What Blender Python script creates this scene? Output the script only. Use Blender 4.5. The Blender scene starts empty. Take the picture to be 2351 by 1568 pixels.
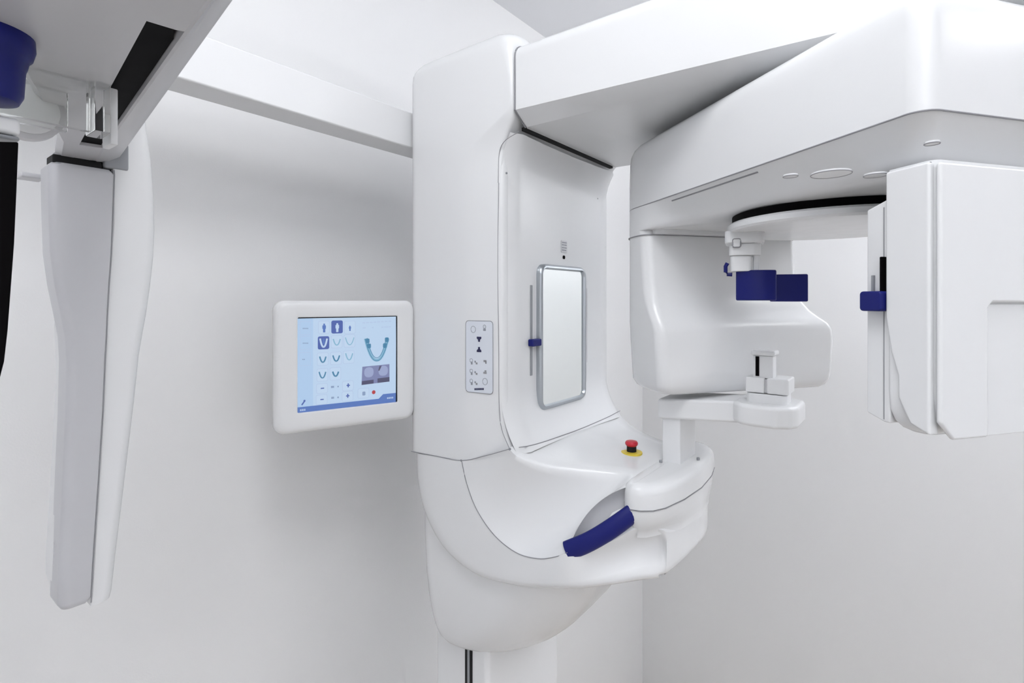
import bpy, bmesh, math
from mathutils import Vector, Matrix

# ------------------------------------------------------------------ camera, world, lights, exposure
scene = bpy.context.scene
COL = scene.collection
S = 0.8                                      # layout unit in metres
EYE = 2.22                                   # camera height above the floor (layout units)
FPX, CX, HZ = 1200.0, 1175.5, 688.0          # focal length in pixels, centre column, horizon row (2351 x 1568 frame)
F2 = Vector((0.792, 0.610)); R2 = Vector((0.610, -0.792))   # camera forward / right on the floor plan
cam_d = bpy.data.cameras.new('camera'); cam = bpy.data.objects.new('camera', cam_d); COL.objects.link(cam)
cam.location = (0, 0, EYE * S); cam.rotation_euler = (math.radians(90), 0, -math.atan2(0.792, 0.610))
cam_d.sensor_width = 36; cam_d.lens = 36 * FPX / 2351; cam_d.shift_y = -96 / 2351; cam_d.clip_start = 0.02
scene.camera = cam
vs = scene.view_settings
vs.view_transform = 'Standard'; vs.look = 'None'; vs.gamma = 1; vs.use_curve_mapping = False
vs.exposure = EXPOSURE = 0.27
world = bpy.data.worlds.new('world'); scene.world = world; world.use_nodes = True
world.node_tree.nodes['Background'].inputs[0].default_value = (0.9, 0.95, 1, 1)
world.node_tree.nodes['Background'].inputs[1].default_value = 0.3
CEIL = 1.12                                  # ceiling above eye level
LIGHTS = [  # unseen panels added where shadows place the ceiling light: x, y, size_x, size_y, watts
    (0.15, 0.14, 0.50, 0.50, 2.1),
    (1.60, -1.60, 0.50, 0.50, 0.7),
]
LIGHT_COL = (0.965, 0.98, 1.0)
UPLIGHTS = [(-0.95, -0.95, 0.35, 20.0), (2.36, -0.85, 0.40, 20.0)]     # unseen lamps added to brighten the room by ceiling bounce: x, y, bowl height above eye level, watts

# ------------------------------------------------------------------ materials
def mat(name, col, rough=0.5, metal=0.0, spec=0.5, emit=None, es=1.0, trans=0.0, coat=0.0, ior=1.45, bump=0.0, bscale=200.0, vary=0.0):
    m = bpy.data.materials.new(name); m.use_nodes = True
    nt = m.node_tree; b = nt.nodes['Principled BSDF']
    b.inputs['Base Color'].default_value = (*col, 1); b.inputs['Roughness'].default_value = rough
    b.inputs['Metallic'].default_value = metal; b.inputs['Specular IOR Level'].default_value = spec
    b.inputs['IOR'].default_value = ior; b.inputs['Transmission Weight'].default_value = trans
    b.inputs['Coat Weight'].default_value = coat
    if emit:
        b.inputs['Emission Color'].default_value = (*emit, 1); b.inputs['Emission Strength'].default_value = es
    if bump or vary:
        tc = nt.nodes.new('ShaderNodeTexCoord'); nz = nt.nodes.new('ShaderNodeTexNoise')
        nz.inputs['Scale'].default_value = bscale; nz.inputs['Detail'].default_value = 3
        nt.links.new(tc.outputs['Object'], nz.inputs['Vector'])
        if bump:
            bp = nt.nodes.new('ShaderNodeBump'); bp.inputs['Strength'].default_value = bump; bp.inputs['Distance'].default_value = 0.002
            nt.links.new(nz.outputs['Fac'], bp.inputs['Height']); nt.links.new(bp.outputs['Normal'], b.inputs['Normal'])
        if vary:
            rp = nt.nodes.new('ShaderNodeMapRange'); rp.inputs['To Min'].default_value = max(rough - vary, 0); rp.inputs['To Max'].default_value = rough + vary
            nt.links.new(nz.outputs['Fac'], rp.inputs['Value']); nt.links.new(rp.outputs['Result'], b.inputs['Roughness'])
    return m
M = {}
M['wall'] = mat('wall_paint', (0.87, 0.87, 0.875), 0.5, bump=0.08, bscale=350)
M['ceiling'] = mat('ceiling_paint', (0.84, 0.85, 0.88), 0.8, bump=0.05, bscale=300)
M['floor'] = mat('floor_vinyl', (0.70, 0.64, 0.57), 0.4, bump=0.05, bscale=60)
M['white'] = mat('gloss_white_plastic', (0.785, 0.79, 0.80), 0.22, vary=0.03, bscale=40)
M['white2'] = mat('satin_white_plastic', (0.785, 0.79, 0.80), 0.34, vary=0.03, bscale=40)
M['greywhite'] = mat('grey_and_shaded_white_plastic', (0.56, 0.56, 0.585), 0.3, vary=0.03, bscale=40)  # plain grey on the sensor shell, painted shade on the carriage
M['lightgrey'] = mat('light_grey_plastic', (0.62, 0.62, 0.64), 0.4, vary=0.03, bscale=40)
M['grey'] = mat('grey_plastic', (0.30, 0.31, 0.33), 0.4, vary=0.03, bscale=40)
M['seam'] = mat('seam_grey', (0.30, 0.30, 0.32), 0.6, vary=0.02, bscale=40)
M['dark'] = mat('dark_rubber', (0.015, 0.015, 0.016), 0.6, spec=0.2, vary=0.04, bscale=60)
M['black'] = mat('black_satin', (0.003, 0.0025, 0.003), 0.6, spec=0.05, vary=0.03, bscale=60)
M['blue'] = mat('navy_blue_plastic', (0.008, 0.012, 0.14), 0.42, spec=0.3, vary=0.04, bscale=50)
M['alu'] = mat('brushed_aluminium', (0.46, 0.49, 0.52), 0.32, metal=0.85, vary=0.04, bscale=80)
M['mirror'] = mat('mirror_glass', (0.90, 0.93, 0.92), 0.03, metal=1.0, vary=0.01, bscale=5)
M['red'] = mat('red_plastic', (0.55, 0.02, 0.04), 0.3, vary=0.03, bscale=60)
M['yellow'] = mat('yellow_plate', (0.75, 0.58, 0.06), 0.4, vary=0.03, bscale=60)
M['clear'] = mat('clear_acrylic', (0.97, 0.98, 0.97), 0.04, trans=1.0, ior=1.3, vary=0.02, bscale=30)
M['panelblue'] = mat('membrane_keypad', (0.70, 0.735, 0.80), 0.3, vary=0.03, bscale=60)
M['ink'] = mat('keypad_ink', (0.28, 0.29, 0.33), 0.5, vary=0.02, bscale=60)
M['inkdark'] = mat('keypad_dark_ink', (0.03, 0.03, 0.09), 0.5, vary=0.02, bscale=60)
def scr(name, c, e=0.85 / 2 ** EXPOSURE):
    return mat(name, (0.02, 0.02, 0.02), 0.3, emit=c, es=e, vary=0.01, bscale=60)
M['s_bg'] = scr('screen_pale_blue', (0.55, 0.72, 0.94))
M['s_side'] = scr('screen_side_blue', (0.47, 0.66, 0.92))
M['s_btn'] = scr('screen_button', (0.50, 0.63, 0.88))
M['s_btnf'] = scr('screen_button_face', (0.58, 0.74, 0.95))
M['s_dark'] = scr('screen_navy', (0.075, 0.13, 0.44))
M['s_mid'] = scr('screen_mid_blue', (0.10, 0.20, 0.55))
M['s_jaw'] = scr('screen_teal', (0.06, 0.24, 0.42))
M['s_jaw2'] = scr('screen_light_teal', (0.25, 0.50, 0.70))
M['s_text'] = scr('screen_text', (0.28, 0.38, 0.58))
M['s_xr'] = scr('screen_xray_grey', (0.22, 0.25, 0.46))
M['s_xrl'] = scr('screen_xray_light', (0.36, 0.42, 0.66))
M['s_xrd'] = scr('screen_xray_dark', (0.08, 0.08, 0.16))
M['s_red'] = scr('screen_red', (0.50, 0.05, 0.06))
M['lamp'] = mat('lamp_diffuser', (0.9, 0.9, 0.9), 0.5, emit=LIGHT_COL, es=6.0, vary=0.02)

# ------------------------------------------------------------------ helpers
def at(u, v, ax, val):
    """point of the place that shows at frame pixel (u, v), on the plane X / Y / Z(above eye) = val, or at depth d"""
    x = (u - CX) / FPX; z = (HZ - v) / FPX
    dx, dy = F2.x + x * R2.x, F2.y + x * R2.y
    if ax == 'x': d = val / dx
    elif ax == 'y': d = val / dy
    elif ax == 'z': d = val / z
    elif ax == 'd': d = val
    else: d = val / (ax[0] * dx + ax[1] * dy)          # ax = plan normal
    return (d * dx, d * dy, d * z)

def empty(name, loc, label, cat, group=None):
    o = bpy.data.objects.new(name, None); COL.objects.link(o); o.location = (loc[0] * S, loc[1] * S, (loc[2] + EYE) * S)
    o.empty_display_size = 0.05
    o['label'] = label; o['category'] = cat
    if group: o['group'] = group
    return o

def root_loc(p):
    l = Vector((0, 0, 0))
    while p is not None: l = l + p.location; p = p.parent
    return l

def mk(name, verts, faces, m, parent=None, label=None, smooth=35, weld=False, mirror=False, subsurf=0, wn=True, solid=0):
    """one mesh object; verts are in layout units, z measured from eye level"""
    off = Vector((0, 0, EYE)) * S - root_loc(parent)
    me = bpy.data.meshes.new(name)
    me.from_pydata([tuple(Vector(v) * S + off) for v in verts], [], faces)
    bm = bmesh.new(); bm.from_mesh(me)
    if weld: bmesh.ops.remove_doubles(bm, verts=bm.verts, dist=1e-5)
    bmesh.ops.recalc_face_normals(bm, faces=bm.faces)
    bm.to_mesh(me); bm.free()
    o = bpy.data.objects.new(name, me); COL.objects.link(o); o.parent = parent
    me.materials.append(M[m])
    for p in me.polygons: p.use_smooth = True
    me.set_sharp_from_angle(angle=math.radians(smooth))
    if mirror:
        md = o.modifiers.new('mirror', 'MIRROR'); md.use_axis = (True, False, False); md.merge_threshold = 0.0005
    if solid:
        md = o.modifiers.new('solid', 'SOLIDIFY'); md.thickness = solid; md.offset = -1
    if subsurf:
        md = o.modifiers.new('sub', 'SUBSURF'); md.levels = subsurf; md.render_levels = subsurf
    if wn:
        md = o.modifiers.new('wn', 'WEIGHTED_NORMAL'); md.keep_sharp = True
    if label: o['label'] = label
    return o

def ident(a, b, c): return (a, b, c)

def prism(name, poly, h0, h1, m, parent=None, fr=ident, bevel=0.0, seg=4, label=None, smooth=35, sel=None):
    """polygon (a, b) extruded in c from h0 to h1 inside the frame fr(a, b, c), all edges rounded"""
    bm = bmesh.new()
    vb = [bm.verts.new((a, b, h0)) for a, b in poly]; vt = [bm.verts.new((a, b, h1)) for a, b in poly]
    n = len(poly)
    bm.faces.new(vb[::-1]); bm.faces.new(vt)
    for i in range(n): bm.faces.new((vb[i], vb[(i + 1) % n], vt[(i + 1) % n], vt[i]))
    bmesh.ops.recalc_face_normals(bm, faces=bm.faces)
    if bevel:
        ed = [e for e in bm.edges if e.calc_face_angle(0) > math.radians(25) and (sel is None or sel(e))]
        bmesh.ops.bevel(bm, geom=ed, offset=bevel, segments=seg, profile=0.5, affect='EDGES', clamp_overlap=True)
    bm.verts.index_update()
    vs_ = [fr(*v.co) for v in bm.verts]; fs = [[v.index for v in f.verts] for f in bm.faces]
    bm.free()
    return mk(name, vs_, fs, m, parent, label, smooth)

def box(name, a0, a1, b0, b1, c0, c1, m, parent=None, fr=ident, bevel=0.0, seg=3, label=None):
    return prism(name, [(a0, b0), (a1, b0), (a1, b1), (a0, b1)], c0, c1, m, parent, fr, bevel, seg, label)

def loft(name, rings, m, parent=None, caps=True, label=None, smooth=40, **kw):
    n = len(rings[0]); verts = [p for r in rings for p in r]; faces = []
    for i in range(len(rings) - 1):
        for j in range(n):
            k = (j + 1) % n
            faces.append((i * n + j, i * n + k, (i + 1) * n + k, (i + 1) * n + j))
    if caps: faces.append(tuple(range(n))[::-1]); faces.append(tuple((len(rings) - 1) * n + j for j in range(n)))
    return mk(name, verts, faces, m, parent, label, smooth, **kw)

def rrect(x0, x1, y0, y1, r, n=8):
    """rounded rectangle, ccw; r is one radius or (x0y0, x1y0, x1y1, x0y1)"""
    if not isinstance(r, (tuple, list)): r = (r,) * 4
    out = []
    for (cx, cy, sx, sy, a0), q in zip(((x0, y0, 1, 1, 180), (x1, y0, -1, 1, 270), (x1, y1, -1, -1, 0), (x0, y1, 1, -1, 90)), r):
        for k in range(n + 1):
            a = math.radians(a0 + 90 * k / n)
            out.append((cx + sx * q + q * math.cos(a), cy + sy * q + q * math.sin(a)))
    return out

def catmull(pts, n):
    """n+1 points, evenly spread over the control polygon, through pts"""
    P = [Vector(p) for p in pts]; P = [2 * P[0] - P[1]] + P + [2 * P[-1] - P[-2]]
    S = len(pts) - 1; out = []
    for i in range(n + 1):
        t = i / n * S; k = min(int(t), S - 1); f = t - k
        a, b, c, d = P[k], P[k + 1], P[k + 2], P[k + 3]
        out.append(0.5 * ((2 * b) + (c - a) * f + (2 * a - 5 * b + 4 * c - d) * f * f + (3 * b - a - 3 * c + d) * f ** 3))
    return out

def grid(name, rows, m, parent=None, **kw):
    n = len(rows[0]); verts = [p for r in rows for p in r]; faces = []
    for i in range(len(rows) - 1):
        for j in range(n - 1):
            faces.append((i * n + j, i * n + j + 1, (i + 1) * n + j + 1, (i + 1) * n + j))
    return mk(name, verts, faces, m, parent, **kw)

def tube(name, path, r, m, parent=None, n=8, closed=False, ell=None, label=None):
    P = [Vector(p) for p in path]; L = len(P); rings = []
    up0 = Vector((0, 0, 1))
    for i, p in enumerate(P):
        a = P[(i - 1) % L] if (closed or i) else p; b = P[(i + 1) % L] if (closed or i < L - 1) else p
        t = (b - a).normalized(); up = up0 if abs(t.z) < 0.95 else Vector((0.3, 1, 0))
        s = t.cross(up).normalized(); q = s.cross(t).normalized()
        rs, rq = (r, r) if ell is None else ell
        rings.append([p + s * rs * math.cos(2 * math.pi * k / n) + q * rq * math.sin(2 * math.pi * k / n) for k in range(n)])
    if closed:
        verts = [v for rr in rings for v in rr]; faces = []
        for i in range(L):
            for j in range(n):
                k = (j + 1) % n; i2 = (i + 1) % L
                faces.append((i * n + j, i * n + k, i2 * n + k, i2 * n + j))
        return mk(name, verts, faces, m, parent, label)
    return loft(name, rings, m, parent, label=label)

def lathe(name, prof, m, parent=None, fr=ident, c=(0, 0), n=32, label=None, smooth=35):
    rings = [[fr(c[0] + r * math.cos(2 * math.pi * k / n), c[1] + r * math.sin(2 * math.pi * k / n), z) for k in range(n)] for r, z in prof]
    return loft(name, rings, m, parent, label=label, smooth=smooth)

def struct(name, x0, x1, y0, y1, z0, z1, m):
    o = box(name, x0, x1, y0, y1, z0, z1, m); o['kind'] = 'structure'
    return o

# ------------------------------------------------------------------ the room
YW, XB, X0R, Y0R = 1.25, 2.863, -1.9, -2.6
T = 0.1
struct('floor', X0R - T, XB + T, Y0R - T, YW + T, -EYE - T, -EYE, 'floor')
struct('ceiling', X0R - T, XB + T, Y0R - T, YW + T, CEIL, CEIL + T, 'ceiling')
struct('wall_left', X0R - T, XB + T, YW, YW + T, -EYE, CEIL, 'wall')
struct('wall_back', XB, XB + T, Y0R - T, YW, -EYE, CEIL, 'wall')
struct('wall_right', X0R - T, XB, Y0R - T, Y0R, -EYE, CEIL, 'wall')
struct('wall_front', X0R - T, X0R, Y0R, YW, -EYE, CEIL, 'wall')
for i, (lx, ly, sx, sy, w) in enumerate(LIGHTS):
    where = ['over the hanging sensor', 'on the side of the tube head', 'at the rear end of the room'][i]
    t = empty('ceiling_light', (lx, ly, CEIL - 0.03), 'unseen square white ceiling light panel ' + where, 'lamp', 'ceiling light panels')
    ps = [(lx - sx / 2 - .02, ly - sy / 2 - .02), (lx + sx / 2 + .02, ly - sy / 2 - .02), (lx + sx / 2 + .02, ly + sy / 2 + .02), (lx - sx / 2 - .02, ly + sy / 2 + .02)]
    prism('frame', ps, CEIL - 0.02, CEIL - 0.002, 'white2', t, bevel=0.003)
    box('diffuser', lx - sx / 2, lx + sx / 2, ly - sy / 2, ly + sy / 2, CEIL - 0.024, CEIL - 0.019, 'lamp', t)
    ld = bpy.data.lights.new('panel_light', 'AREA'); ld.shape = 'RECTANGLE'; ld.size = sx * S; ld.size_y = sy * S; ld.energy = w; ld.color = LIGHT_COL
    lo = bpy.data.objects.new('panel_light', ld); COL.objects.link(lo); lo.parent = t; lo.location = (0, 0, 0)

for k, (ux, uy, uz, uw) in enumerate(UPLIGHTS):
    fl = empty('added_uplighter', (ux, uy, -EYE), 'added unseen white uplighter ' + ('standing behind the camera', 'by the back wall beyond the tube head')[k], 'lamp', 'added uplighters')
    lathe('base', [(.16, -EYE), (.16, -EYE + .02), (.15, -EYE + .03), (.02, -EYE + .035)], 'white2', fl, ident, (ux, uy), 40)
    lathe('pole', [(.014, -EYE + .03), (.014, uz - .06)], 'alu', fl, ident, (ux, uy), 20)
    lathe('bowl', [(.03, uz - .08), (.12, uz - .05), (.17, uz), (.165, uz + .001), (.115, uz - .042), (.03, uz - .065)], 'white2', fl, ident, (ux, uy), 40)
    lathe('bulb', [(.02, uz - .06), (.07, uz - .04), (.08, uz - .025), (.06, uz - .012), (.02, uz - .008)], 'lamp', fl, ident, (ux, uy), 24)
    ld = bpy.data.lights.new('uplight', 'AREA'); ld.shape = 'DISK'; ld.size = .22 * S; ld.energy = uw; ld.color = LIGHT_COL
    lo = bpy.data.objects.new('uplight', ld); COL.objects.link(lo); lo.parent = fl; lo.location = (0, 0, (uz + EYE + .002) * S); lo.rotation_euler = (math.pi, 0, 0)

# ------------------------------------------------------------------ the column unit
CXM = 1.1065
U = empty('panoramic_xray_unit', (CXM, 0.83, -EYE), 'white floor-standing dental x-ray column with overhead beam, mirror and patient table', 'x-ray machine')
XL, XR, YF, YB = 0.853, 1.36, 0.692, 0.982
SL = [(0, .108), (.0015, .09), (.004, .07), (.0075, .05), (.0105, .03), (.0125, .016), (.015, .007), (.02, .002), (.03, 0)]
def zlim(y): return -.308 - .057 * max(0, min(1, (y - .667) / .12))       # the cover ends on a rising seam
def colring(z, yf, rf, ins=0.0, rb=0.035, e=0.0):
    q = rrect(XL + ins, XR - ins, yf + ins, YB - ins, (rf, rf, rb, rb), 8)
    for k in range(9):
        (a, b), (c, d) = q[k], SL[k]; q[k] = (a + (XL + c - a) * e, b + (yf + d - b) * e)
        (a, b) = q[17 - k]; q[17 - k] = (a + (XR - c - a) * e, b + (yf + d - b) * e)
    return [(a, b, max(z, zlim(b))) for a, b in q]
rings = []
for z, yf, rf in ((-.372, .662, .012), (-.35, .664, .012), (-.32, .672, .016), (-.28, .684, .02), (-.24, .691, .022), (-.2, .692, .022), (0, .692, .022), (.2, .692, .022),
                  (.29, .692, .022), (.32, .690, .021), (.345, .684, .019), (.365, .672, .016), (.38, .660, .013), (.395, .655, .011), (.42, .655, .01), (.46, .655, .012), (.49, .655, .02), (.525, .655, .032)):
    rings.append(colring(z, yf, rf, e=max(0, min(1, (.40 - z) / .09)) if z > 0 else 1))
for k in range(1, 9):
    a = math.radians(90 * k / 8); rr = 0.05
    rings.append(colring(.530 + rr * math.sin(a), .655, .032 + rr * (1 - math.cos(a)) * .5, rr * (1 - math.cos(a)), .035 + .02 * (1 - math.cos(a))))
loft('column_cover', rings, 'white', U)

# concave front panel with the mirror
rows = []
for k in range(41):
    z = -.322 + k * (.352 + .322) / 40
    row = []
    for j in range(17):
        s = j / 16; X = XL + .0155 + (XR - XL - .031) * s
        y = .6895 + .009 * (1 - (2 * s - 1) ** 2) - .006
        if abs(2 * s - 1) > .985: y = .699
        if z < -.2: y -= .05 * ((-.2 - z) / .13) ** 2
        if z > .27: y -= .024 * ((z - .27) / .08) ** 2
        row.append((X, y, z))
    rows.append(row)
grid('front_panel', rows, 'white', U, smooth=60)
FP = lambda X: .6835 + .009 * (1 - (2 * (X - XL) / (XR - XL) - 1) ** 2)       # panel surface
tube('panel_seam', catmull([at(1145, 420, 'x', .8665), at(1143, 600, 'x', .8665), at(1145, 800, 'x', .8665), at(1146, 930, 'x', .8665), at(1152, 985, 'x', .862), at(1170, 1031, 'x', .855)], 24), .0008, 'seam', U)
tube('panel_seam', catmull([at(1144, 420, 'x', .8665), at(1146, 355, 'x', .8665), at(1158, 325, 'x', .863), at(1192, 302, 'x', .862)], 14), .0008, 'seam', U)
# mirror
def fy(X0, y): return lambda a, b, c: (a, y - c, b)     # frame: a = X, b = Z, c = out of the panel
mx0, mx1, mz0, mz1 = .988, 1.199, -.257, .083
fr = fy(0, .692)
outer = rrect(mx0, mx1, mz0, mz1, .024, 6); inner = rrect(mx0 + .012, mx1 - .012, mz0 + .012, mz1 - .012, .014, 6)
n = len(outer); rg = []
prof = ((outer, 0.0), (outer, .010), ([(a + (c - a) * .35, b + (d - b) * .35) for (a, b), (c, d) in zip(outer, inner)], .015), ([(a + (c - a) * .7, b + (d - b) * .7) for (a, b), (c, d) in zip(outer, inner)], .015), (inner, .0095), (inner, 0.004))
vs_ = [fr(a, b, c) for ring, c in prof for a, b in ring]; fs = []
for i in range(len(prof) - 1):
    for j in range(n): fs.append((i * n + j, i * n + (j + 1) % n, (i + 1) * n + (j + 1) % n, (i + 1) * n + j))
mf = mk('mirror_frame', vs_, fs, 'alu', U, 'brushed metal frame of the tall mirror', 50)
prism('mirror_glass', rrect(mx0 + .011, mx1 - .011, mz0 + .011, mz1 - .011, .014, 6), 0.002, 0.0095, 'mirror', mf, fr)
# slots, slider, sticker, sensor, screws on the panel
fr = fy(0, .688)
box('slider_slot', .9615, .9695, -.172, .033, -.002, .0008, 'grey', U, fr, .001, 2)
box('slider_slot', 1.213, 1.221, -.166, .030, -.002, .0008, 'lightgrey', U, fr, .001, 2)
prism('slider_knob', rrect(.952, .987, -.105, -.089, .003, 4), 0, .014, 'blue', U, fr, .002, label='navy blue slider knob beside the mirror')
fr = fy(0, .6925)
st = prism('rating_label', rrect(1.096, 1.124, .117, .147, .003, 4), .0005, .0018, 'lightgrey', U, fr, 0, label='small grey printed rating label above the mirror')
for k, (a0, a1, b) in enumerate(((1.099, 1.121, .142), (1.099, 1.108, .136), (1.110, 1.121, .136), (1.099, 1.108, .129), (1.110, 1.121, .129), (1.099, 1.119, .123))):
    box('print_line', a0, a1, b - .0012, b + .0012, .0016, .0021, 'ink', st, fr)
prism('sensor_window', rrect(1.104, 1.114, .101, .110, .003, 4), 0.0005, .0025, 'black', U, fr, .001)
for (u, v) in ((1160, 398), (1372, 456)):
    X, y, z = at(u, v, 'y', .688); fr = fy(0, FP(X))
    lathe('screw', [(.0022, -.001), (.0022, .0012), (.0012, .0018)], 'grey', U, fr, (X, z), 12)

# keypad on the column's side
def fx(X): return lambda a, b, c: (X - c, a, b)       # a = Y, b = Z, c = out towards -X
fr = lambda a, b, c: (XL + .0012 + (.786 - a) / .07 * .0101 - c, a, b)     # lies on the slanted flank
kp = prism('keypad', rrect(.716, .786, -.203, -.046, .008, 5), -.001, .0016, 'panelblue', U, fr, .0007, 2, 'pale blue membrane keypad with printed symbols')
tube('keypad_border', [fr(a, b, .0016) for a, b in rrect(.716, .786, -.203, -.046, .008, 5)], .0007, 'seam', kp, 6, True)
def kpos(u, v, X=XL + .006): return at(u, v, 'x', X)[1:]
def kring(u, v, r, m='ink'):
    a, b = kpos(u, v)
    tube('key_symbol', [fr(a + r * math.cos(q * math.pi / 8), b + r * 1.15 * math.sin(q * math.pi / 8), .0018) for q in range(16)], .0005, m, kp, 5, True)
def krect(u, v, w, h, m='ink'):
    a, b = kpos(u, v); box('key_symbol', a - w / 2, a + w / 2, b - h / 2, b + h / 2, .0015, .0022, m, kp, fr)
kring(1089, 756, .0062); kring(1112, 750, .0034); krect(1112, 757, .006, .005)
for v, s in ((778, -1), (803, 1)):
    a, b = kpos(1101, v)
    prism('arrow_key',
          [(a - .0056, b - s * .0048), (a + .0056, b - s * .0048), (a + .0056, b - s * .001), (a + .0022, b + s * .002), (a + .0022, b + s * .0062), (a - .0022, b + s * .0062), (a - .0022, b + s * .002), (a - .0056, b - s * .001)],
          .0015, .0024, 'inkdark', kp, fr)
for v in (829, 853, 876):
    kring(1085, v - 2, .0036); krect(1086, v + 4, .004, .006); krect(1093, v + 1, .003, .004); krect(1096, v + 5, .004, .004, 'seam')
krect(1113, 829, .007, .004, 'seam'); krect(1115, 832, .003, .006, 'seam'); krect(1113, 856, .008, .004, 'seam'); krect(1114, 852, .004, .003, 'seam'); kring(1113, 876, .0062)
for k in range(8): krect(1092.5 + k * 2.45, 893, .0022, .0042, 'inkdark')

# overhead beam
def bsec(y, zt, zc, zb, ins=0.0):
    x0, x1 = XL + .004 + ins, XR - .004 - ins
    pts = [(x0 + .038, zb)] + [(x1 - .038, zb)] + [(x1, zc)]
    for k in range(7):
        a = math.radians(90 * k / 6); pts.append((x1 - .03 + .03 * math.cos(a), zt - .03 + .03 * math.sin(a)))
    for k in range(7):
        a = math.radians(90 + 90 * k / 6); pts.append((x0 + .03 + .03 * math.cos(a), zt - .03 + .03 * math.sin(a)))
    pts.append((x0, zc))
    return [(a, y, b) for a, b in pts]
rg = [bsec(.6525, .528, .390, .364, .004)] + [bsec(.6505, .530, .391, .365)]
for k in range(1, 9):
    y = .65 - k * .095; f = (.65 - y) / .52
    rg.append(bsec(y, .530 - .004 * f, .391 - .016 * f, .365 - .003 * f))
rg.append(bsec(-.13, .52, .37, .364, .012)); rg.append(bsec(-.15, .50, .38, .37, .035))
beam = loft('overhead_beam', rg, 'white', U, smooth=30)
box('beam_gap', XL + .04, XR - .062, .6525, .662, .3585, .3655, 'dark', U)
tube('beam_seam', [(XL + .041, .6525, .364), (XL + .003, .6525, .391), (XL + .003, .6525, .50)] + [(XL + .033 - .03 * math.cos(math.radians(a)), .6525, .50 + .03 * math.sin(math.radians(a))) for a in (15, 30, 45, 60, 75, 90)] + [(XL + .09, .6525, .5305)], .0016, 'seam', U, 6)

# patient table: half modelled, mirrored about the machine's centre plane
E2 = [at(u, v, 'x', XL) for u, v in ((1060, 1057), (1072, 1110), (1095, 1170), (1135, 1228), (1185, 1268), (1235, 1282), (1275, 1278), (1303, 1268))]
E1 = [(.857, .667, -.308), (.868, .642, -.325), (.895, .600, -.340), (.925, .555, -.345), (.952, .510, -.347), (.972, .465, -.347), (.966, .440, -.347), (.930, .430, -.356)]
CT = []
for i, (a, b) in enumerate(zip(E1, E2)):
    if i == 0: CT.append(tuple((Vector(a) + Vector(b)) / 2)); continue
    c = Vector((a[0] * .55 + XL * .45, .5 * (a[1] + b[1]), a[2] + (b[2] - a[2]) * .75))
    e = Vector((.915, .522, -.398)); f = max(0, (i - 4) / 3)
    CT.append(tuple(c.lerp(e, f)))
CZ = [(CXM, y, -.315 - .031 * min(1, (.692 - y) / .24)) for y in (.700, .66, .61, .56, .51, .47, .448, .435)]
NS = 42
e1, e2, ct, cz = (catmull(q, NS) for q in (E1, E2, CT, CZ))
rows = []
for s in range(NS + 1):
    r = []
    for k in range(6): r.append(cz[s].lerp(e1[s], k / 6.5))
    r.append(cz[s].lerp(e1[s], .955))
    lip = e1[s] + Vector((0, 0, .0))
    for k in range(0, 15):
        t = k / 14; t = .03 + .97 * t
        r.append(e1[s] * (1 - t) ** 2 + ct[s] * 2 * t * (1 - t) + e2[s] * t * t)
    rows.append(r)
PT = grid('table_top', rows, 'white', U, mirror=True, smooth=70, wn=False)
PT['label'] = 'white patient table with scooped sides'
O = [at(u, v, 'x', XL) for u, v in ((945, 1039), (948, 1110), (966, 1185), (1008, 1262), (1078, 1322), (1160, 1348), (1230, 1357), (1303, 1360))]
I4 = [(.885, .465, -.462), (.925, .415, -.432), (.965, .388, -.440), (.995, .374, -.450), (1.05, .362, -.452), (CXM, .358, -.452)]
O4 = [at(1384, 1352, 'x', .885), at(1462, 1340, 'x', .925), at(1516, 1332, 'x', .965), (.993, .376, -.537), (1.05, .364, -.527), (CXM, .360, -.522)]
ii = catmull([tuple(p) for p in E2] + I4, 65); oo = catmull([tuple(p) for p in O] + O4, 65)
rows = []
for s in range(66):
    a, b = ii[s], oo[s]; r = []
    if s >= 38:                                                             # tucks up inside the nose
        r.append(a + Vector((.01 if s < 60 else 0, .03, .03)) * min(1, (s - 37) / 6))
    else: r.append(a + Vector((.004, 0, 0)))
    rec = max(0, min(1, (s - 36) / 8)) * max(0, min(1, (53 - s) / 4))     # scooped underside behind the grip
    for f in (0, .03, .15, .3, .45, .6, .75, .86, .93, .97, 1.0):
        p = a.lerp(b, f)
        q = max(0, (f - .8) / .2); p = p + Vector((.016 * q * q * (1 if s < 54 else .3), .010 * q * q * (s >= 50), 0))
        p.x += rec * .030 * math.sin(math.pi * min(1, f / .9)) ** 1
        r.append(p)
    c = oo[s]; r.append(Vector((min(c.x + .06, CXM - .0), c.y + (.02 if s > 50 else 0), c.z + .004))); r.append(Vector((CXM, c.y + (.03 if s > 50 else 0), c.z + .006)))
    rows.append(r)
SH = grid('table_shell', rows, 'white', U, mirror=True, smooth=55, wn=False)
tube('table_seam', [Vector(p) + Vector((-.0006, 0, 0)) for p in e2], .0009, 'seam', U, 6)
tube('cover_seam', catmull([at(944, 1036, 'x', XL - .0003), at(1000, 1047, 'x', XL - .0003), at(1060, 1057, 'x', XL - .0003), at(1115, 1046, 'x', XL - .0003), at(1169, 1031, 'x', XL)], 20), .0009, 'seam', U, 6)
for u, v in ((1059, 1057), (1170, 1031)):
    a, b = kpos(u, v, XL); lathe('seam_screw', [(.0026, -.002), (.0026, .0008), (.001, .0012)], 'grey', U, fx(XL), (a, b), 10)
jl = [(q, FP(q) - .05 * ((max(0, -.2 - z)) / .13) ** 2 - .0010, z) for q, z in ((.868, -.3065), (.90, -.3105), (.95, -.3140), (1.03, -.3165), (1.1065, -.3175), (1.18, -.3165), (1.26, -.3140), (1.335, -.309))]
tube('table_joint', catmull(jl, 24), .0010, 'seam', U, 6)
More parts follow.
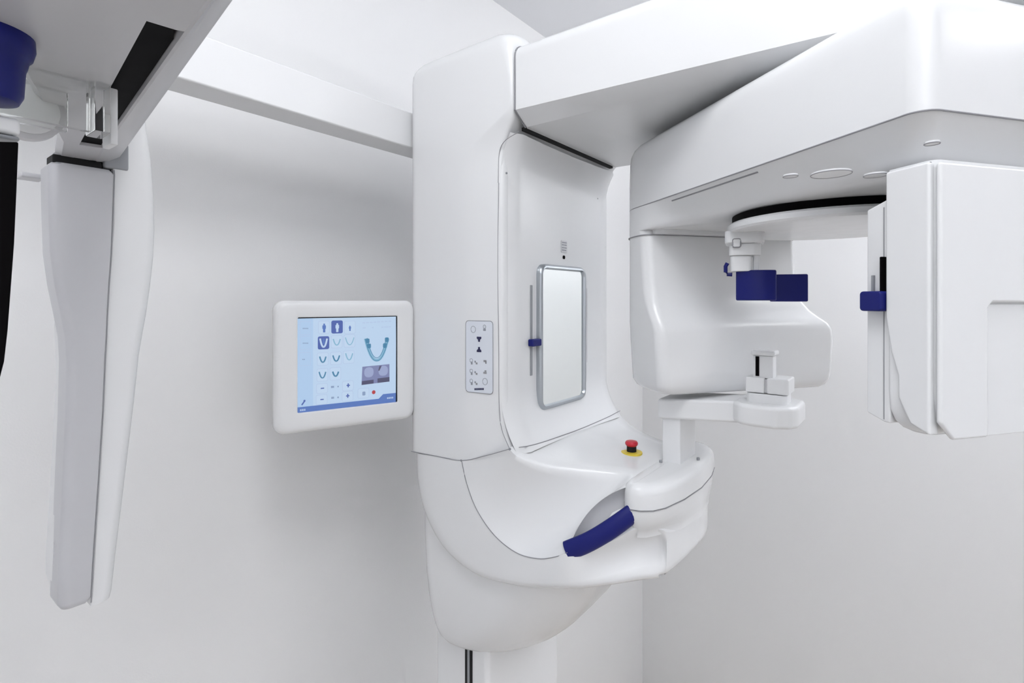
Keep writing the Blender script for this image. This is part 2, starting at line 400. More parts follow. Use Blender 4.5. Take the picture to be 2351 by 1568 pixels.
half = [(CXM, .352), (1.02, .358), (.955, .371), (.928, .384), (.913, .402), (.908, .420), (.916, .436), (.94, .447), (.975, .451), (CXM, .452)]
full = half + [(2 * CXM - a, b) for a, b in half[-2:0:-1]]
def ins(poly, q):
    n = len(poly); c = []
    for i in range(n):
        a, b, d = Vector(poly[i - 1]), Vector(poly[i]), Vector(poly[(i + 1) % n])
        t = (d - a).normalized(); nn = Vector((t.y, -t.x)); cen = Vector((CXM, .402))
        if nn.dot(cen - b) < 0: nn = -nn
        c.append(tuple(b + nn * q))
    return c
nose = [[(a, b, z) for a, b in ins(full, q)] for z, q in ((-.392, .001), (-.391, 0), (-.366, .0005), (-.357, .003), (-.351, .008), (-.3475, .015), (-.3465, .024))]
loft('table_nose', nose, 'white', U, smooth=50)
def gtip(a): q = max(0, min(1, (abs(a - CXM) - .05) / .12)); return q * q * (3 - 2 * q)
nl = []
for z, q in ((-.394, .0005), (-.402, .001), (-.415, .004), (-.427, .011), (-.437, .020), (-.445, .030), (-.452, .040)):
    o0 = ins(full, .0005); o1 = ins(full, min(q, .024)); nl.append([(a + (c - a) * gtip(a), b + (d - b) * gtip(a), z) for (a, b), (c, d) in zip(o0, o1)])
loft('table_nose_base', nl, 'white', U, smooth=50)
tube('nose_seam', [(a, b, -.393) for a, b in ins(full, 0)], .0009, 'seam', U, 6, True)
# grip and hand recess
gp = catmull([at(1303, 1264, 'x', .862), at(1345, 1247, 'x', .872), at(1385, 1225, 'x', .887), at(1425, 1198, 'x', .904), at(1478, 1158, 'x', .936)], 20)
tube('hand_grip', gp, .017, 'blue', U, 16, ell=(.011, .0185), label='navy blue curved hand grip of the patient table')
edge = [Vector(rows_) for rows_ in [e1[NS] * (1 - t) ** 2 + ct[NS] * 2 * t * (1 - t) + e2[NS] * t * t for t in [1 - k / 20 for k in range(21)]]]
rw = []
for k in range(21):
    p, q = edge[k], gp[k]
    rw.append([p, p.lerp(q, .15) + Vector((.014, 0, 0)), p.lerp(q, .5) + Vector((.024, 0, 0)), q + Vector((.03, 0, -.005)), q + Vector((.034, 0, -.03))])
grid('hand_recess', rw, 'lightgrey', U, smooth=60, wn=False)  # light grey puts the recess's shading into its colour
# lower cover and post
rg = []
for z, x0, y0, rf in ((-.50, .872, .50, .12), (-.56, .872, .515, .13), (-.60, .873, .535, .15), (-.66, .875, .565, .16), (-.715, .879, .60, .17), (-.76, .884, .635, .18), (-.792, .890, .668, .18), (-.813, .896, .70, .17), (-.826, .905, .725, .16), (-.835, .92, .755, .14), (-.838, .94, .78, .12)):
    k = max(0, x0 - .872)
    rg.append([(a, b, z) for a, b in rrect(x0, 2 * CXM - x0, y0, .968 - k, (rf, rf, .05, .05), 10)])
loft('lower_cover', rg, 'white', U, smooth=50)
prism('column_post', rrect(.92, 1.225, .78, .95, .012, 4), -EYE, -.78, 'white2', U)
box('post_slot', .9185, .924, .826, .849, -EYE + .02, -.79, 'dark', U)
prism('post_slot_strip', rrect(.9175, .923, .834, .841, .001, 2), -EYE + .02, -.79, 'grey', U)
# emergency stop
ex, ey, ez = at(1450, 1038, 'z', -.3405)
for_z = lambda zz: (lambda a, b, c: (a, b, c + zz))
es = lathe('emergency_stop', [(.0235, -.006), (.0235, .0012), (.022, .002)], 'yellow', U, for_z(ez), (ex, ey), 32, 'yellow ring plate under the red stop button')
lathe('button_collar', [(.0105, 0), (.0105, .014)], 'dark', es, for_z(ez + .002), (ex, ey), 24)
lathe('button_cap', [(.0105, .012), (.0128, .014), (.0142, .017), (.0140, .020), (.0120, .0228), (.008, .024), (.003, .0242)], 'red', es, for_z(ez + .002), (ex, ey), 24, 'red mushroom stop button')

# ------------------------------------------------------------------ chin rest on the patient table
CH = empty('chin_rest', (1.135, .41, -.35), 'white chin rest arm on a square post standing on the patient table', 'chin rest')
prism('post', rrect(1.087, 1.185, .3905, .430, .003, 3), -.3465, -.243, 'white2', CH)
for u, v in ((1517, 1061), (1603, 1055)):
    a, b, c = at(u, v, 'z', -.346); lathe('post_screw', [(.0035, -.0015), (.0035, .003), (.002, .004)], 'grey', CH, for_z(-.345), (a, b), 10)
arm = [(1.083, .437), (1.083, .262), (1.19, .262), (1.19, .437)]
bmf = lambda a, b, c: (a, b, c + (.437 - b) * .075)
prism('arm', [(1.078, .437), (1.080, .38), (1.086, .262), (1.185, .255), (1.19, .437)], -.255, -.212, 'white2', CH, bmf, .006)
prism('cup', [(1.083, .285), (1.062, .268), (1.055, .245), (1.056, .205), (1.070, .180), (1.09, .170), (1.17, .170), (1.188, .19), (1.188, .285)], -.240, -.1985, 'white2', CH, ident, .008)
prism('turntable', rrect(1.085, 1.150, .190, .262, .016, 5), -.200, -.181, 'white2', CH, ident, .002)
box('clamp_block', 1.087, 1.148, .228, .262, -.180, -.150, 'white2', CH, ident, .003)
box('clamp_block', 1.087, 1.148, .186, .224, -.180, -.150, 'white2', CH, ident, .003)
box('clamp_joint', 1.092, 1.143, .222, .230, -.179, -.153, 'lightgrey', CH, ident)
box('bite_holder', 1.095, 1.125, .214, .250, -.152, -.108, 'white2', CH, ident, .002)
box('bite_holder_cap', 1.091, 1.130, .210, .253, -.108, -.0985, 'white', CH, ident, .003)
box('holder_slot', 1.0938, 1.098, .2385, .2450, -.148, -.110, 'black', CH, ident)

# ------------------------------------------------------------------ rotating arm
NX, NY = .691, -.009
def G(t, w, z): return (NX + .605 * t + .796 * w, NY + .796 * t - .605 * w, z)
c0 = G(.33, .2, 0)
RA = empty('rotating_xray_arm', (c0[0], c0[1], -.2), 'white overhead rotating arm carrying the sensor head and the tube head', 'x-ray machine')
GW = .44
def gring(z, i):
    o = rrect(0, .705, 0, GW, (.022, .085, .085, .05), 10); n = rrect(i, .705 - i, i, GW - i, (max(.022 - i * .1, .008), max(.085 - i * .3, .02), .085, .05), 10)
    out = []
    def dense(q):                           # extra points on the long straight sides
        r = []
        for k, p in enumerate(q):
            e = q[(k + 1) % len(q)]; m = 24 if k % 11 == 10 else 1
            r += [(p[0] + (e[0] - p[0]) * f / m, p[1] + (e[1] - p[1]) * f / m) for f in range(m)]
        return r
    for (a, b), (c, d) in zip(dense(o), dense(n)):        # the far end drops straight down onto the sensor head
        h = max(0, min(1, (a - .47) / .12)) if z < .2 else 0; h = h * h * (3 - 2 * h)
        out.append(G(c + (a - c) * h, d + (b - d) * h, z))
    return out
rg = [gring(z, i) for z, i in ((.147, .075), (.148, .058), (.150, .046), (.155, .037), (.163, .031), (.172, .026), (.196, .004), (.1985, .0015), (.2, 0), (.25, 0), (.30, .001), (.318, .003), (.330, .008), (.338, .015), (.343, .026), (.345, .045), (.346, .08))]
loft('arm_body', rg, 'white', RA, smooth=50)
tube('rim_seam', [G(t, w, .199) for t, w in rrect(.0005, .7045, .0005, GW - .0005, (.022, .085, .085, .05), 10)], .0011, 'seam', RA, 6, True)
# side groove
def sidepx(u, v, w): # point on the plane w = const
    cst = .796 * NX - .605 * NY + w
    return at(u, v, (.796, -.605), cst)
def bevelpx(u, v):      # point on the slanted bevel below the rim
    w = .01
    for _ in range(30):
        p = sidepx(u, v, w); t = .605 * (p[0] - NX) + .796 * (p[1] - NY)
        h = max(0, min(1, (t - .47) / .12)); h = h * h * (3 - 2 * h)
        w = .5 * w + .5 * (.004 + max(0, .196 - p[2]) * .9167) * (1 - h)
    return p
tube('side_groove', [bevelpx(1543 + 19.7 * k, 461 - 6.6 * k) for k in range(11)], .0014, 'seam', RA, 6)
# underside caps
for u, v, r in ((1908, 400, .021), (2010, 403, .012), (1815, 405, .008), (2140, 330, .006)):
    a, b, c = at(u, v, 'z', .147)
    cap = lathe('underside_cap', [(r, .149), (r, .1468), (r * .96, .1467)], 'white', RA, ident, (a, b), 24)
    tube('cap_outline', [(a + r * math.cos(q * math.pi / 12), b + r * math.sin(q * math.pi / 12), .1469) for q in range(24)], .0006, 'seam', cap, 5, True)
# sensor head
rg = []
for z, w0, w1, t0, i in ((.152, .0, .385, .578, 0), (.146, -.0005, .385, .578, 0), (.140, .0, .385, .575, 0), (.10, .0, .385, .572, 0), (.05, .0, .385, .567, 0), (.02, .0, .387, .562, 0), (-.005, 0, .393, .555, 0), (-.025, 0, .405, .544, 0),
                         (-.040, 0, .420, .533, 0), (-.052, 0, .434, .525, 0), (-.066, .001, .441, .521, 0), (-.09, .002, .443, .520, 0), (-.15, .006, .438, .520, 0), (-.175, .008, .435, .521, 0), (-.188, .010, .433, .522, .005), (-.194, .012, .431, .522, .012), (-.197, .014, .43, .524, .024)):
    rg.append([G(t, w, z) for t, w in rrect(t0 + i, .705 - i, w0 + i, w1 - i, (.022, min(.085, (.705 - t0) * .85), .04, .018), 8)])
sh = loft('sensor_head', rg, 'white', RA, smooth=50)
tube('head_seam', [G(t, w, .137) for t, w in rrect(.573, .706, -.001, .386, (.022, .084, .04, .018), 8)], .0013, 'seam', sh, 6, True)
rgc = [[G(t, w, z) for t, w in rrect(.556, .66, .02, .38, .02, 6)] for z in (.138, .150)]
loft('head_collar', rgc, 'white2', sh, smooth=50)
# tube head
L0 = .006
tb = [[G(t, w, z) for t, w in rrect(L0 + i, .060 - i * .6, .0215 + i, .36, (.010, .006, .02, .02), 6)] for z, i in ((.149, .0), (-.105, .0), (-.125, .001), (-.138, .005), (-.146, .012), (-.150, .020))]
th = loft('tube_head', tb, 'white', RA, smooth=50)
def Gw(a, b, c): return G(-c + L0, a, b)        # a = w, b = z, c = out of the near end face
Lsh = [(.0215, .145), (.36, .145), (.36, -.003), (.097, -.003), (.0905, -.009), (.0905, -.149), (.040, -.149), (.0215, -.130)]
prism('front_skin', Lsh, 0, .006, 'white', th, Gw, .003, 3)
prism('access_panel', [(.092, -.0045), (.358, -.0045), (.358, -.149), (.092, -.149)], -.003, .0006, 'white2', th, Gw, .001)
tube('tube_seam', [G(L0 + .0045, .0212, .147), G(L0 + .0045, .0212, 0), G(L0 + .0045, .0212, -.125), G(L0 + .0045, .026, -.142)], .0010, 'seam', th, 6)
lathe('panel_screw', [(.003, 0), (.003, .003), (.002, .004)], 'lightgrey', th, Gw, (.088, -.125), 12)
def Gs(a, b, c): return G(a, .0215 - c, b)      # a = t, b = z, c = out of the side face
prism('collimator_panel', [(.058, .118), (.0875, .108), (.0875, -.136), (.066, -.143), (.058, -.143)], -.30, -.003, 'white', th, Gs, .002)
prism('side_bulge', [(.009, .147), (.0585, .147), (.0585, -.02), (.052, -.06), (.044, -.085), (.044, -.11), (.030, -.137), (.009, -.145)], -.01, .004, 'white', th, Gs, .003)
tube('collimator_seam', [Gs(.0655, .108, -.003), Gs(.0655, -.14, -.003)], .0007, 'seam', th, 6)
prism('light_slider', rrect(.0590, .0865, -.0135, .0100, .004, 4), -.006, .010, 'blue', th, Gs, .002, label='navy blue slider block on the tube head')
box('slider_rod', .0625, .0655, .008, .050, -.004, .004, 'black', th, Gs, .0008, 2)
box('slider_rod', .0765, .0788, .008, .029, -.004, .001, 'grey', th, Gs, .0006, 2)
# hub disc under the arm
hc = (1.04, .11)
hub = lathe('hub_disc', [(.10, .147), (.10, .135), (.150, .135), (.163, .1345), (.167, .131), (.167, .123), (.164, .1195), (.150, .118), (.02, .118)], 'white', RA, ident, hc, 72, 'round white hub plate under the rotating arm')
lathe('hub_gap', [(.159, .1475), (.159, .136)], 'black', hub, ident, hc, 64, 'black gap around the hub plate')

# ------------------------------------------------------------------ head support hanging from the hub
hp = at(1712, 560, 'd', .93)
HS = empty('head_support', (hp[0], hp[1], .115), 'white hanging head support with navy blue temple pads', 'head support')
def H(u, v, d): return at(u, v, 'd', d)
f2, r2 = Vector((F2.x, F2.y, 0)), Vector((R2.x, R2.y, 0))
view = (Vector((hp[0], hp[1], 0))).normalized(); side = Vector((view.y, -view.x, 0))
def HF(a, b, c):    # a = sideways, b = depth away, c = z
    p = Vector((hp[0], hp[1], 0)) + side * a + view * b; return (p.x, p.y, c)
def sl(name, a0, a1, b0, b1, z0, z1, m, r=.006, bevel=.002, label=None): return prism(name, rrect(a0, a1, b0, b1, r, 4), z0, z1, m, HS, HF, bevel, 3, label)
sl('bracket', -.034, .030, -.02, .05, .100, .122, 'white2', .01)
sl('upper_sleeve', -.030, .027, -.018, .04, .098, .118, 'white2', .012)
sl('upper_sleeve', -.027, .024, -.016, .036, .078, .099, 'white2', .012)
tube('sleeve_seam', [HF(a, b, .099) for a, b in rrect(-.0285, .0255, -.017, .038, .012, 4)], .0009, 'seam', HS, 6, True)
sl('lower_sleeve', -.025, .010, -.012, .028, .050, .078, 'white2', .008)
sl('slide_bar', .012, .022, -.002, .020, .045, .080, 'white', .002, .001)
box('lock_button', -.021, -.008, .098, .112 - .0, -.001, .0, 'white2', HS, lambda a, b, c: HF(a, -.0185 + c, b - .005))
tube('button_ring', [HF(a, -.0192, b) for a, b in rrect(-.021, -.008, .092, .107, .003, 3)], .0013, 'seam', HS, 6, True)
tube('release_lever', [HF(-.030, 0, .066), HF(-.033, 0, .060), HF(-.033, 0, .050), HF(-.030, 0, .0455), (HF(-.022, 0, .0450))], .0035, 'blue', HS, 8, label='small navy blue release lever')
# pads: curved plates
def pad(name, a0, a1, b_of, z0, z1, th, label):
    rws = []; na = 10
    out = []
    for k in range(na + 1):
        a = a0 + (a1 - a0) * k / na
        out.append((a, b_of(k / na)))
    poly = out + [(a, b + th) for a, b in out[::-1]]
    return prism(name, poly, z0, z1, 'blue', HS, HF, .0025, 3, label)
pad('temple_pad', -.016, .049, lambda s: -.012 + .02 * (2 * s - 1) ** 2 * .5, -.0015, .052, .012, 'navy blue near temple pad')
pad('temple_pad', .040, .102, lambda s: .040 + .01 * s, -.0035, .046, .010, 'navy blue far temple pad')
box('pad_link', -.012, .046, .002, .05, .030, .040, 'blue', HS, HF, .003)

# ------------------------------------------------------------------ cephalostat: arm, carriage with slot, hanging sensor
CE = empty('cephalostat', (.22, .91, -.42), 'white skull-imaging attachment with long side arm and hanging sensor at the left', 'x-ray machine')
prism('side_arm', [(.985, .375), (1.061, .375), (1.061, .463), (.985, .463)], .06, XL + .10, 'white', CE, lambda a, b, c: (c, a, b), .004, 3)
CA = Vector((.156, .988, 0)); DA = Vector((.988, -.156, 0))    # carriage axis / across, to the right
CO = Vector((.1497, .3343, 0))                                # right lower edge near the camera
def C(c, d, z): p = CO + CA * c + DA * d; return (p.x, p.y, z)
# carriage housing with a slotted underside, lofted along its length from cross-sections
def csec(c, w0, zb, zt, depth):
    # left wall, underside, slot (rectangular recess with a sloped right flank), right flank, top
    sh_ = .010 * max(0, 1 - c / .456); s0, s1 = -.042 + sh_, -.020 + sh_
    return [C(c, w0, zt), C(c, w0, zb + .006), C(c, w0 + .006, zb), C(c, s0, zb), C(c, s0, zb + depth), C(c, s1 - .006, zb + depth), C(c, s1, zb + .001), C(c, s1 + .002, zb), C(c, -.006, zb + .002), C(c, .006, zb + .010), C(c, .016, zb + .03), C(c, .020, zb + .06), C(c, .020, zt)]
ZB = .185
cs = [csec(-.22, -.16, ZB, .36, .0003), csec(.066, -.12, ZB, .36, .0003), csec(.067, -.12, ZB, .36, .022), csec(.30, -.085, ZB, .36, .022), csec(.455, -.062, ZB, .36, .022), csec(.456, -.062, ZB, .36, .0003), csec(.555, -.06, ZB, .33, .0003)]
hs = loft('carriage', cs, 'greywhite', CE, smooth=30)  # grey tone carries the shade of the carriage underside
sb = prism('carriage_slot', [(.067, -.028), (.069, -.0345), (.46, -.0425), (.46, -.0215), (.09, -.0135), (.076, -.016), (.069, -.021)], ZB + .004, ZB + .024, 'black', CE, C, 0, label='black slot in the carriage underside')
# hanging sensor
def sring(z, xl, xr, y0, y1, r): return [(a + (b - .9) * .14, b, z) for a, b in rrect(xl, xr, y0, y1, r, 7)]
prof_l = [(.176, 108, 258), (.17, 107, 259), (.12, 108, 256), (.06, 112, 252), (.02, 122, 247), (-.02, 137, 243), (-.05, 147, 241), (-.08, 150, 238), (-.15, 147, 233), (-.25, 139, 222), (-.35, 131, 210), (-.392, 129, 206), (-.40, 130, 205)]
rgL, rgR = [], []
def xpx(u, y): return at(u, 700, 'y', y)[0]
for z, ul, us in prof_l:
    i = .004 if z in (.176, -.40) else 0
    a, b = xpx(ul, .875), xpx(us, .868)
    rgL.append([(x, y + (.03 * 0), z) for x, y in rrect(a + i, b - i, .862 + i, .925 - i, (.010, .0012, .004, .02), 6)])
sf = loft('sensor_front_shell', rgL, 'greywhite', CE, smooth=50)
prof_r = [(.335, 255, 300), (.30, 256, 315), (.25, 257, 328), (.20, 258, 340), (.15, 258, 346), (.10, 257, 348), (.06, 252, 345), (.02, 247, 338), (-.02, 243, 329), (-.05, 241, 320), (-.08, 238, 312), (-.15, 233, 300), (-.25, 223, 280), (-.35, 212, 259), (-.398, 207, 250), (-.406, 206, 246)]
for z, us, ur in prof_r:
    a, b = xpx(us, .868) + .0002, xpx(ur, .885)
    rgR.append([(x, y, z) for x, y in rrect(a, b, .864, .93, (.002, .012, .014, .004), 6)])
loft('sensor_rear_shell', rgR, 'white', CE, smooth=50)
tube('sensor_seam', [(xpx(us, .868) + .0003, .8615, z) for z, ul, us in prof_l], .0006, 'seam', CE, 6)
# thin cover behind the left edge
rgT = [[(x, y, z) for x, y in rrect(xpx(ul, .905), xpx(ul, .905) + .03, .895, .935, .005, 4)] for z, ul in ((-.03, 136), (-.035, 135), (-.10, 140), (-.2, 131), (-.30, 121), (-.34, 116), (-.37, 116), (-.385, 124))]
loft('sensor_side_cover', rgT, 'white2', CE, smooth=50)
for z in (-.318, -.333, -.348, -.363):
    a = xpx(119 , .90); lathe('cover_rivet', [(.004, 0), (.004, .002), (.002, .003)], 'lightgrey', CE, lambda p, q, c: (p, .893 - c, q), (a + .004, z), 12)
box('hanger', .195, .262, .90, 1.02, .30, .374, 'white2', CE, ident, .004)
box('carriage_link', .182, .245, .875, .93, .176, .20, 'grey', CE, ident, .002)
box('carriage_link_gap', .170, .222, .868, .90, .175, .186, 'dark', CE, ident, .002)
box('link_bracket', .222, .250, .862, .90, .178, .215, 'grey', CE, ident, .003)
box('small_bar', at(42, 400, 'y', .97)[0], at(97, 400, 'y', .97)[0], .955, .985, at(70, 408, 'y', .955)[2], at(70, 396, 'y', .955)[2], 'lightgrey', CE, ident, .002)  # short light grey bar left of the sensor
box('edge_strip', at(106, 430, 'y', .90)[0], at(114, 430, 'y', .90)[0], .895, .90, at(110, 480, 'y', .9)[2], at(110, 396, 'y', .9)[2], 'lightgrey', CE, ident, .001)
# clear acrylic head-holder plates
def YX(x0, x1, y0, y1, z0, z1, nm='acrylic_plate', m='clear', bv=.001): return box(nm, x0, x1, y0, y1, z0, z1, m, CE, ident, bv, 2)
YX(.050, .1335, .555, .561, .143, .208)
YX(.1345, .146, .548, .575, .143, .205, 'acrylic_block')
YX(.030, .128, .600, .606, .150, .30)
YX(.020, .105, .50, .506, .208, .30)
YX(.1465, .152, .552, .575, .135, .184, 'white_bracket', 'white2')
# round hinge and bars behind the plates
hx, hy, hz = at(58, 258, 'y', .66)
lathe('hinge_disc', [(.027, 0), (.027, .012), (.024, .013), (.022, .0125)], 'lightgrey', CE, lambda a, b, c: (a, .66 - c, b), (hx, hz), 32)
lathe('hinge_face', [(.022, .011), (.022, .0135), (.018, .0145)], 'white2', CE, lambda a, b, c: (a, .66 - c, b), (hx, hz), 32)
# ear-post knob and black plate nearest the camera
kx, ky, kz = at(-42, 135, 'd', .36)
def KF(a, b, c): return (kx + .32 * a + .95 * 0 + .25 * b, ky - .25 * a * 0 + b * .97, kz + c)
def knob(c): return lambda a, b, z: (c[0] + a, c[1] + b, c[2] + z)
lathe('ear_post_knob', [(.012, -.029), (.019, -.0275), (.0215, -.022), (.0225, -.004), (.0235, -.001), (.0245, .004), (.0265, .006), (.028, .012), (.0275, .022), (.024, .030), (.014, .034)], 'blue', CE, knob((kx, ky, kz)), (0, 0), 40, 'navy blue ear post knob at the left edge')
lathe('knob_stem', [(.008, .03), (.008, .22)], 'lightgrey', CE, knob((kx, ky, kz)), (0, 0), 20)
pl = [at(u, v, 'y', .50) for u, v in ((-120, 322), (43, 326), (38, 450), (33, 560), (24, 680), (18, 760), (10, 830), (-4, 885), (-30, 930), (-120, 960))]
prism('black_plate', [(p[0], p[2]) for p in pl], 0, .006, 'black', CE, lambda a, b, c: (a, .50 + c, b), .001, 2, 'glossy black plate hanging at the left edge')
b0 = at(20, 290, 'y', .51)
box('plate_rail', b0[0] - .05, at(44, 300, 'y', .51)[0], .507, .53, at(20, 322, 'y', .51)[2], at(20, 312, 'y', .51)[2], 'grey', CE, ident, .002)
box('plate_rail', b0[0] - .05, at(46, 300, 'y', .51)[0], .507, .53, at(20, 309, 'y', .51)[2], at(20, 270, 'y', .51)[2], 'white2', CE, ident, .003)

# ------------------------------------------------------------------ control monitor
MA = Vector((.945, -.327, 0)).normalized(); MN = Vector((-.327, -.945, 0)).normalized()
MO = Vector((.567, 1.051, 0))                 # left edge of the front face
def MF(a, b, c): p = MO + MA * a + MN * c; return (p.x, p.y, b)
mc = MF(.15, 0, -.02)
MON = empty('control_monitor', (mc[0], mc[1], -.29), 'white framed touch screen showing a pale blue menu beside the column', 'monitor')
mcst = MN.dot(MO)
def mpx(u, v):
    p = Vector(at(u, v, (MN.x, MN.y), mcst)); return ((p - MO).dot(MA), p.z)
a0, zt0 = mpx(630, 690); a1, _ = mpx(954, 700)
zb0 = mpx(640, 1003)[1]
a1 = max(a1, .287)
s_tl, s_tr, s_br, s_bl = mpx(687, 732), mpx(915, 722), mpx(912, 918), mpx(680, 956)
sx0, sx1 = (s_tl[0] + s_bl[0]) / 2, (s_tr[0] + s_br[0]) / 2; sz1, sz0 = (s_tl[1] + s_tr[1]) / 2, (s_bl[1] + s_br[1]) / 2
out = rrect(a0, a1, zb0, zt0, .022, 6); inn = rrect(sx0, sx1, sz0, sz1, .003, 6)
def sc(poly, q):   # inset towards the centre line
    return [(a + (q if a < (a0 + a1) / 2 else -q), b + (q if b < (zb0 + zt0) / 2 else -q)) for a, b in poly]
prof = ((sc(out, .014), -.045), (sc(out, .004), -.040), (out, -.030), (out, -.014), (sc(out, .0015), -.008), (sc(out, .005), -.003), (sc(out, .010), -.0006), (sc(out, .016), 0), (sc(inn, -.003), 0), (inn, -.002), (inn, -.010))
n = len(out); vs_ = [MF(a, b, c) for ring, c in prof for a, b in ring]; fs = []
for i in range(len(prof) - 1):
    for j in range(n): fs.append((i * n + j, i * n + (j + 1) % n, (i + 1) * n + (j + 1) % n, (i + 1) * n + j))
fs.append(tuple(range(n)))
mk('housing', vs_, fs, 'white', MON, None, 45)
scrn = box('screen', sx0 - .002, sx1 + .002, sz0 - .002, sz1 + .002, -.012, -.008, 's_bg', MON, MF, label='pale blue touch screen menu')
tube('screen_gasket', [MF(a, b, -.0065) for a, b in ((sx0 + .001, sz1 - .001), (sx1 - .001, sz1 - .001), (sx1 - .001, sz0))], .0016, 'dark', MON, 6)
GR = {}       # flat print: outlines collected per colour, one mesh per icon
def cp(x, y): return mpx(660 + x * 280 / 1568, 700 + y * 280 / 1568)     # crop coordinates of the screen study
LV = {'s_side': .0002, 's_btn': .0004, 's_btnf': .0006, 's_mid': .0004}
def flat(nm, polys, m, lv=None):
    vs_, fs = [], []
    lv = LV.get(m, .0008) if lv is None else lv
    for p in polys:
        b = len(vs_); vs_ += [MF(a, z, -.008 + lv) for a, z in p]; fs.append(tuple(range(b, b + len(p))))
    return mk(nm, vs_, fs, m, scrn, wn=False)
def rc(x, y, w, h, r=0):
    a, z = cp(x, y); k = .000172
    kx_ = abs(cp(x + 10, y)[0] - cp(x - 10, y)[0]) / 20; kz_ = abs(cp(x, y + 10)[1] - cp(x, y - 10)[1]) / 20
    w *= kx_; h *= kz_
    return rrect(a - w / 2, a + w / 2, z - h / 2, z + h / 2, r * kz_, 3) if r else [(a - w / 2, z - h / 2), (a + w / 2, z - h / 2), (a + w / 2, z + h / 2), (a - w / 2, z + h / 2)]
def arc(x, y, w, h, th, a0=200, a1=340, n=14):   # U of a jaw: quads along a parabola
    q = []
    for k in range(n + 1):
        s = 2 * k / n - 1; q.append((x + s * w / 2, y + h / 2 - h * abs(s) ** 2.2))
    P = [cp(*p) for p in q]; kz_ = th * .000172
    polys = []
    for i in range(n):
        (a, b), (c, d) = P[i], P[i + 1]; dx, dz = c - a, d - b; l = math.hypot(dx, dz) or 1; nx, nz = -dz / l * kz_ / 2, dx / l * kz_ / 2
        polys.append([(a + nx, b + nz), (c + nx, d + nz), (c - nx, d - nz), (a - nx, b - nz)])
    return polys
flat('side_bar', [[(sx0, sz0), (sx0 + .148 * (sx1 - sx0), sz0), (sx0 + .148 * (sx1 - sx0), sz1), (sx0, sz1)]], 's_side')
for x, y in ((240, 300), (240, 490), (235, 700)):
    flat('menu_button', [rc(x, y, 145, 175, 12)], 's_btn'); flat('menu_button_face', [rc(x, y, 133, 163, 10)], 's_side', .0006)
    flat('button_caption', [rc(x - 28 + k * 19, y + 5, 14, 14) for k in range(4 if y < 600 else 2)], 's_text')
for x, y in ((480, 290), (650, 285), (815, 290), (475, 490), (645, 475), (810, 465), (465, 700), (635, 690), (800, 675), (460, 905), (628, 890), (455, 1080), (790, 1045), (450, 1225), (785, 1180), (990, 1140)):
    hi = (x, y) in ((650, 285), (475, 490))
    flat('icon_button', [rc(x, y, 148, 168 if y < 1000 else 130, 22)], 's_dark' if hi else 's_btn', .0004)
    if not hi: flat('icon_button_face', [rc(x, y, 136, 156 if y < 1000 else 118, 18)], 's_btnf')
def person(x, y, s, m):
    flat('person_icon', [rc(x, y - 42 * s, 24 * s, 24 * s, 10 * s), rc(x, y - 8 * s, 46 * s, 48 * s, 8 * s), rc(x, y + 36 * s, 30 * s, 50 * s, 4)], m)
LV['s_mid'] = .0010
person(482, 295, 1.0, 's_mid'); person(652, 290, 1.0, 's_btnf'); person(815, 300, .6, 's_mid')
flat('jaw_icon', arc(475, 490, 90, 110, 22), 's_btnf'); flat('jaw_icon', [rc(475, 470, 26, 70, 8)], 's_mid', .0012)
for x, y, w, h, th, m in ((645, 480, 90, 80, 15, 's_jaw2'), (812, 468, 110, 95, 12, 's_jaw2'), (465, 705, 80, 75, 18, 's_jaw'), (638, 690, 85, 75, 18, 's_jaw'), (805, 668, 90, 85, 15, 's_jaw2'), (460, 905, 85, 80, 16, 's_jaw'), (630, 892, 75, 60, 20, 's_jaw')):
    flat('jaw_icon', arc(x, y, w, h, th), m)
flat('jaw_chart', arc(1160, 575, 290, 280, 40, n=24), 's_jaw2'); flat('jaw_chart_outline', arc(1160, 580, 300, 285, 9, n=24) + arc(1160, 555, 245, 255, 8, n=24), 's_jaw', .0012)
for x, y, m in ((1042, 465, 's_jaw'), (1060, 530, 's_jaw'), (1290, 450, 's_jaw'), (1265, 525, 's_jaw')):
    flat('tooth_mark', [rc(x, y, 50, 60, 14)], m, .0015)
flat('xray_preview', [[cp(975, 800), cp(1325, 765), cp(1325, 990), cp(965, 1035)]], 's_xr')
flat('xray_arch', [rc(1060, 870, 120, 130, 50), rc(1245, 850, 120, 130, 50)], 's_xrl', .0010); flat('xray_shade', [[cp(968, 985), cp(1120, 965), cp(1120, 1015), cp(965, 1035)], [cp(1170, 950), cp(1325, 930), cp(1325, 990), cp(1170, 1008)], [cp(1195, 790), cp(1225, 785), cp(1195, 850), cp(1180, 850)]], 's_xrd', .0012)
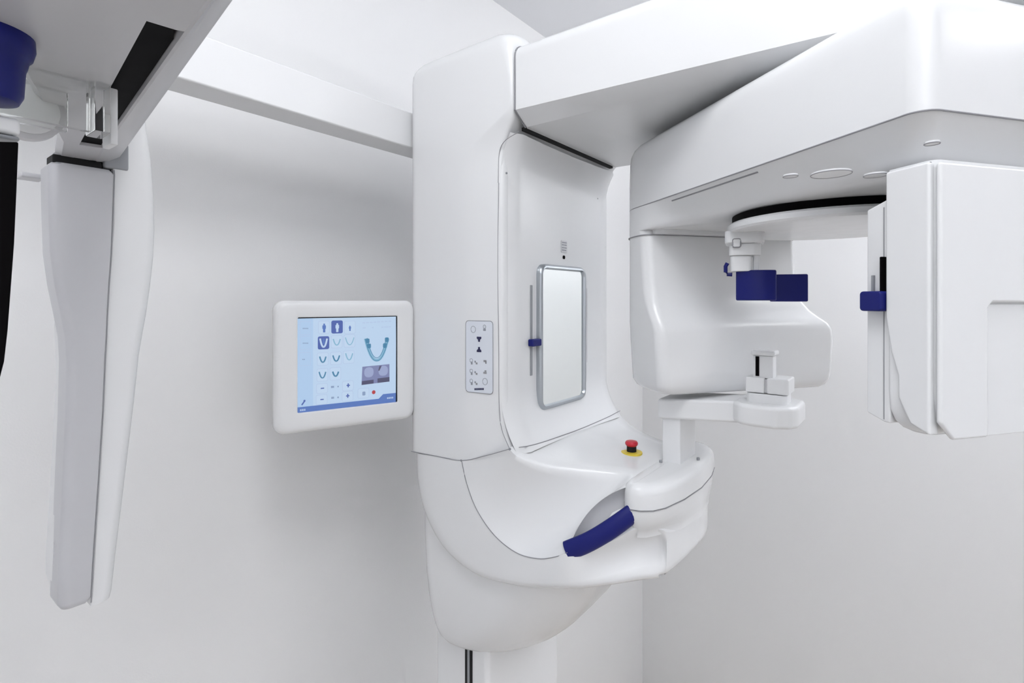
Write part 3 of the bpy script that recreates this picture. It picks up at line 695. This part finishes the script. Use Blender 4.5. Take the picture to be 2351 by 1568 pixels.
flat('caption_line', [rc(995 + k * 48, 232 - k * 3, 36, 12) for k in range(8)] + [rc(1000, 297, 40, 12), rc(1110, 293, 22, 12), rc(1235, 288, 30, 12), rc(1285, 286, 50, 12), rc(1330, 284, 30, 12)], 's_btn')
flat('value_text', [rc(590, 1060, 40, 26), rc(662, 1055, 16, 20), rc(592, 1200, 36, 26), rc(662, 1195, 20, 20)], 's_text')
flat('minus_sign', [rc(460, 1078, 44, 14), rc(455, 1222, 44, 14)], 's_dark'); flat('plus_sign', [rc(793, 1040, 44, 15), rc(793, 1040, 15, 52), rc(787, 1175, 44, 15), rc(787, 1175, 15, 52)], 's_dark')
flat('status_icon', [rc(995, 1145, 40, 50, 10)], 's_text'); flat('record_dot', [rc(1122, 1128, 46, 50, 22)], 's_red')
flat('wrench_icon', [[cp(185, 1290), cp(200, 1300), cp(238, 1245), cp(225, 1235)], rc(228, 1240, 26, 26, 10)], 's_dark')
hb = .05 * (sz1 - sz0)
flat('status_bar', [[(sx0, sz0), (sx1, sz0), (sx1, sz0 + 1.15 * hb), (sx0, sz0 + 1.15 * hb)], [(sx1 - .2 * (sx1 - sx0), sz0 + 1.1 * hb), (sx1, sz0 + 1.1 * hb), (sx1, sz0 + 2.1 * hb), (sx1 - .15 * (sx1 - sx0), sz0 + 2.1 * hb)]], 's_mid', .0010)
flat('bar_text', [[(sx0 + .006 + k * .004, sz0 + .003), (sx0 + .009 + k * .004, sz0 + .003), (sx0 + .009 + k * .004, sz0 + .007), (sx0 + .006 + k * .004, sz0 + .007)] for k in range(3)] + [[(sx1 - .024 + k * .004, sz0 + .009), (sx1 - .021 + k * .004, sz0 + .009), (sx1 - .021 + k * .004, sz0 + .013), (sx1 - .024 + k * .004, sz0 + .013)] for k in range(4)], 's_btn', .0013)
# bracket from the monitor to the column
prism('mounting_bracket', rrect(.17, .28, -.262, -.15, .006, 3), -.075, -.043, 'white2', MON, MF, .003)
prism('bracket_arm', [MF(.16, 0, -.075)[:2], MF(.30, 0, -.075)[:2], (.93, .985), (.93, 1.03), MF(.16, 0, -.10)[:2]], -.2915, -.255, 'grey', MON, ident, .003)
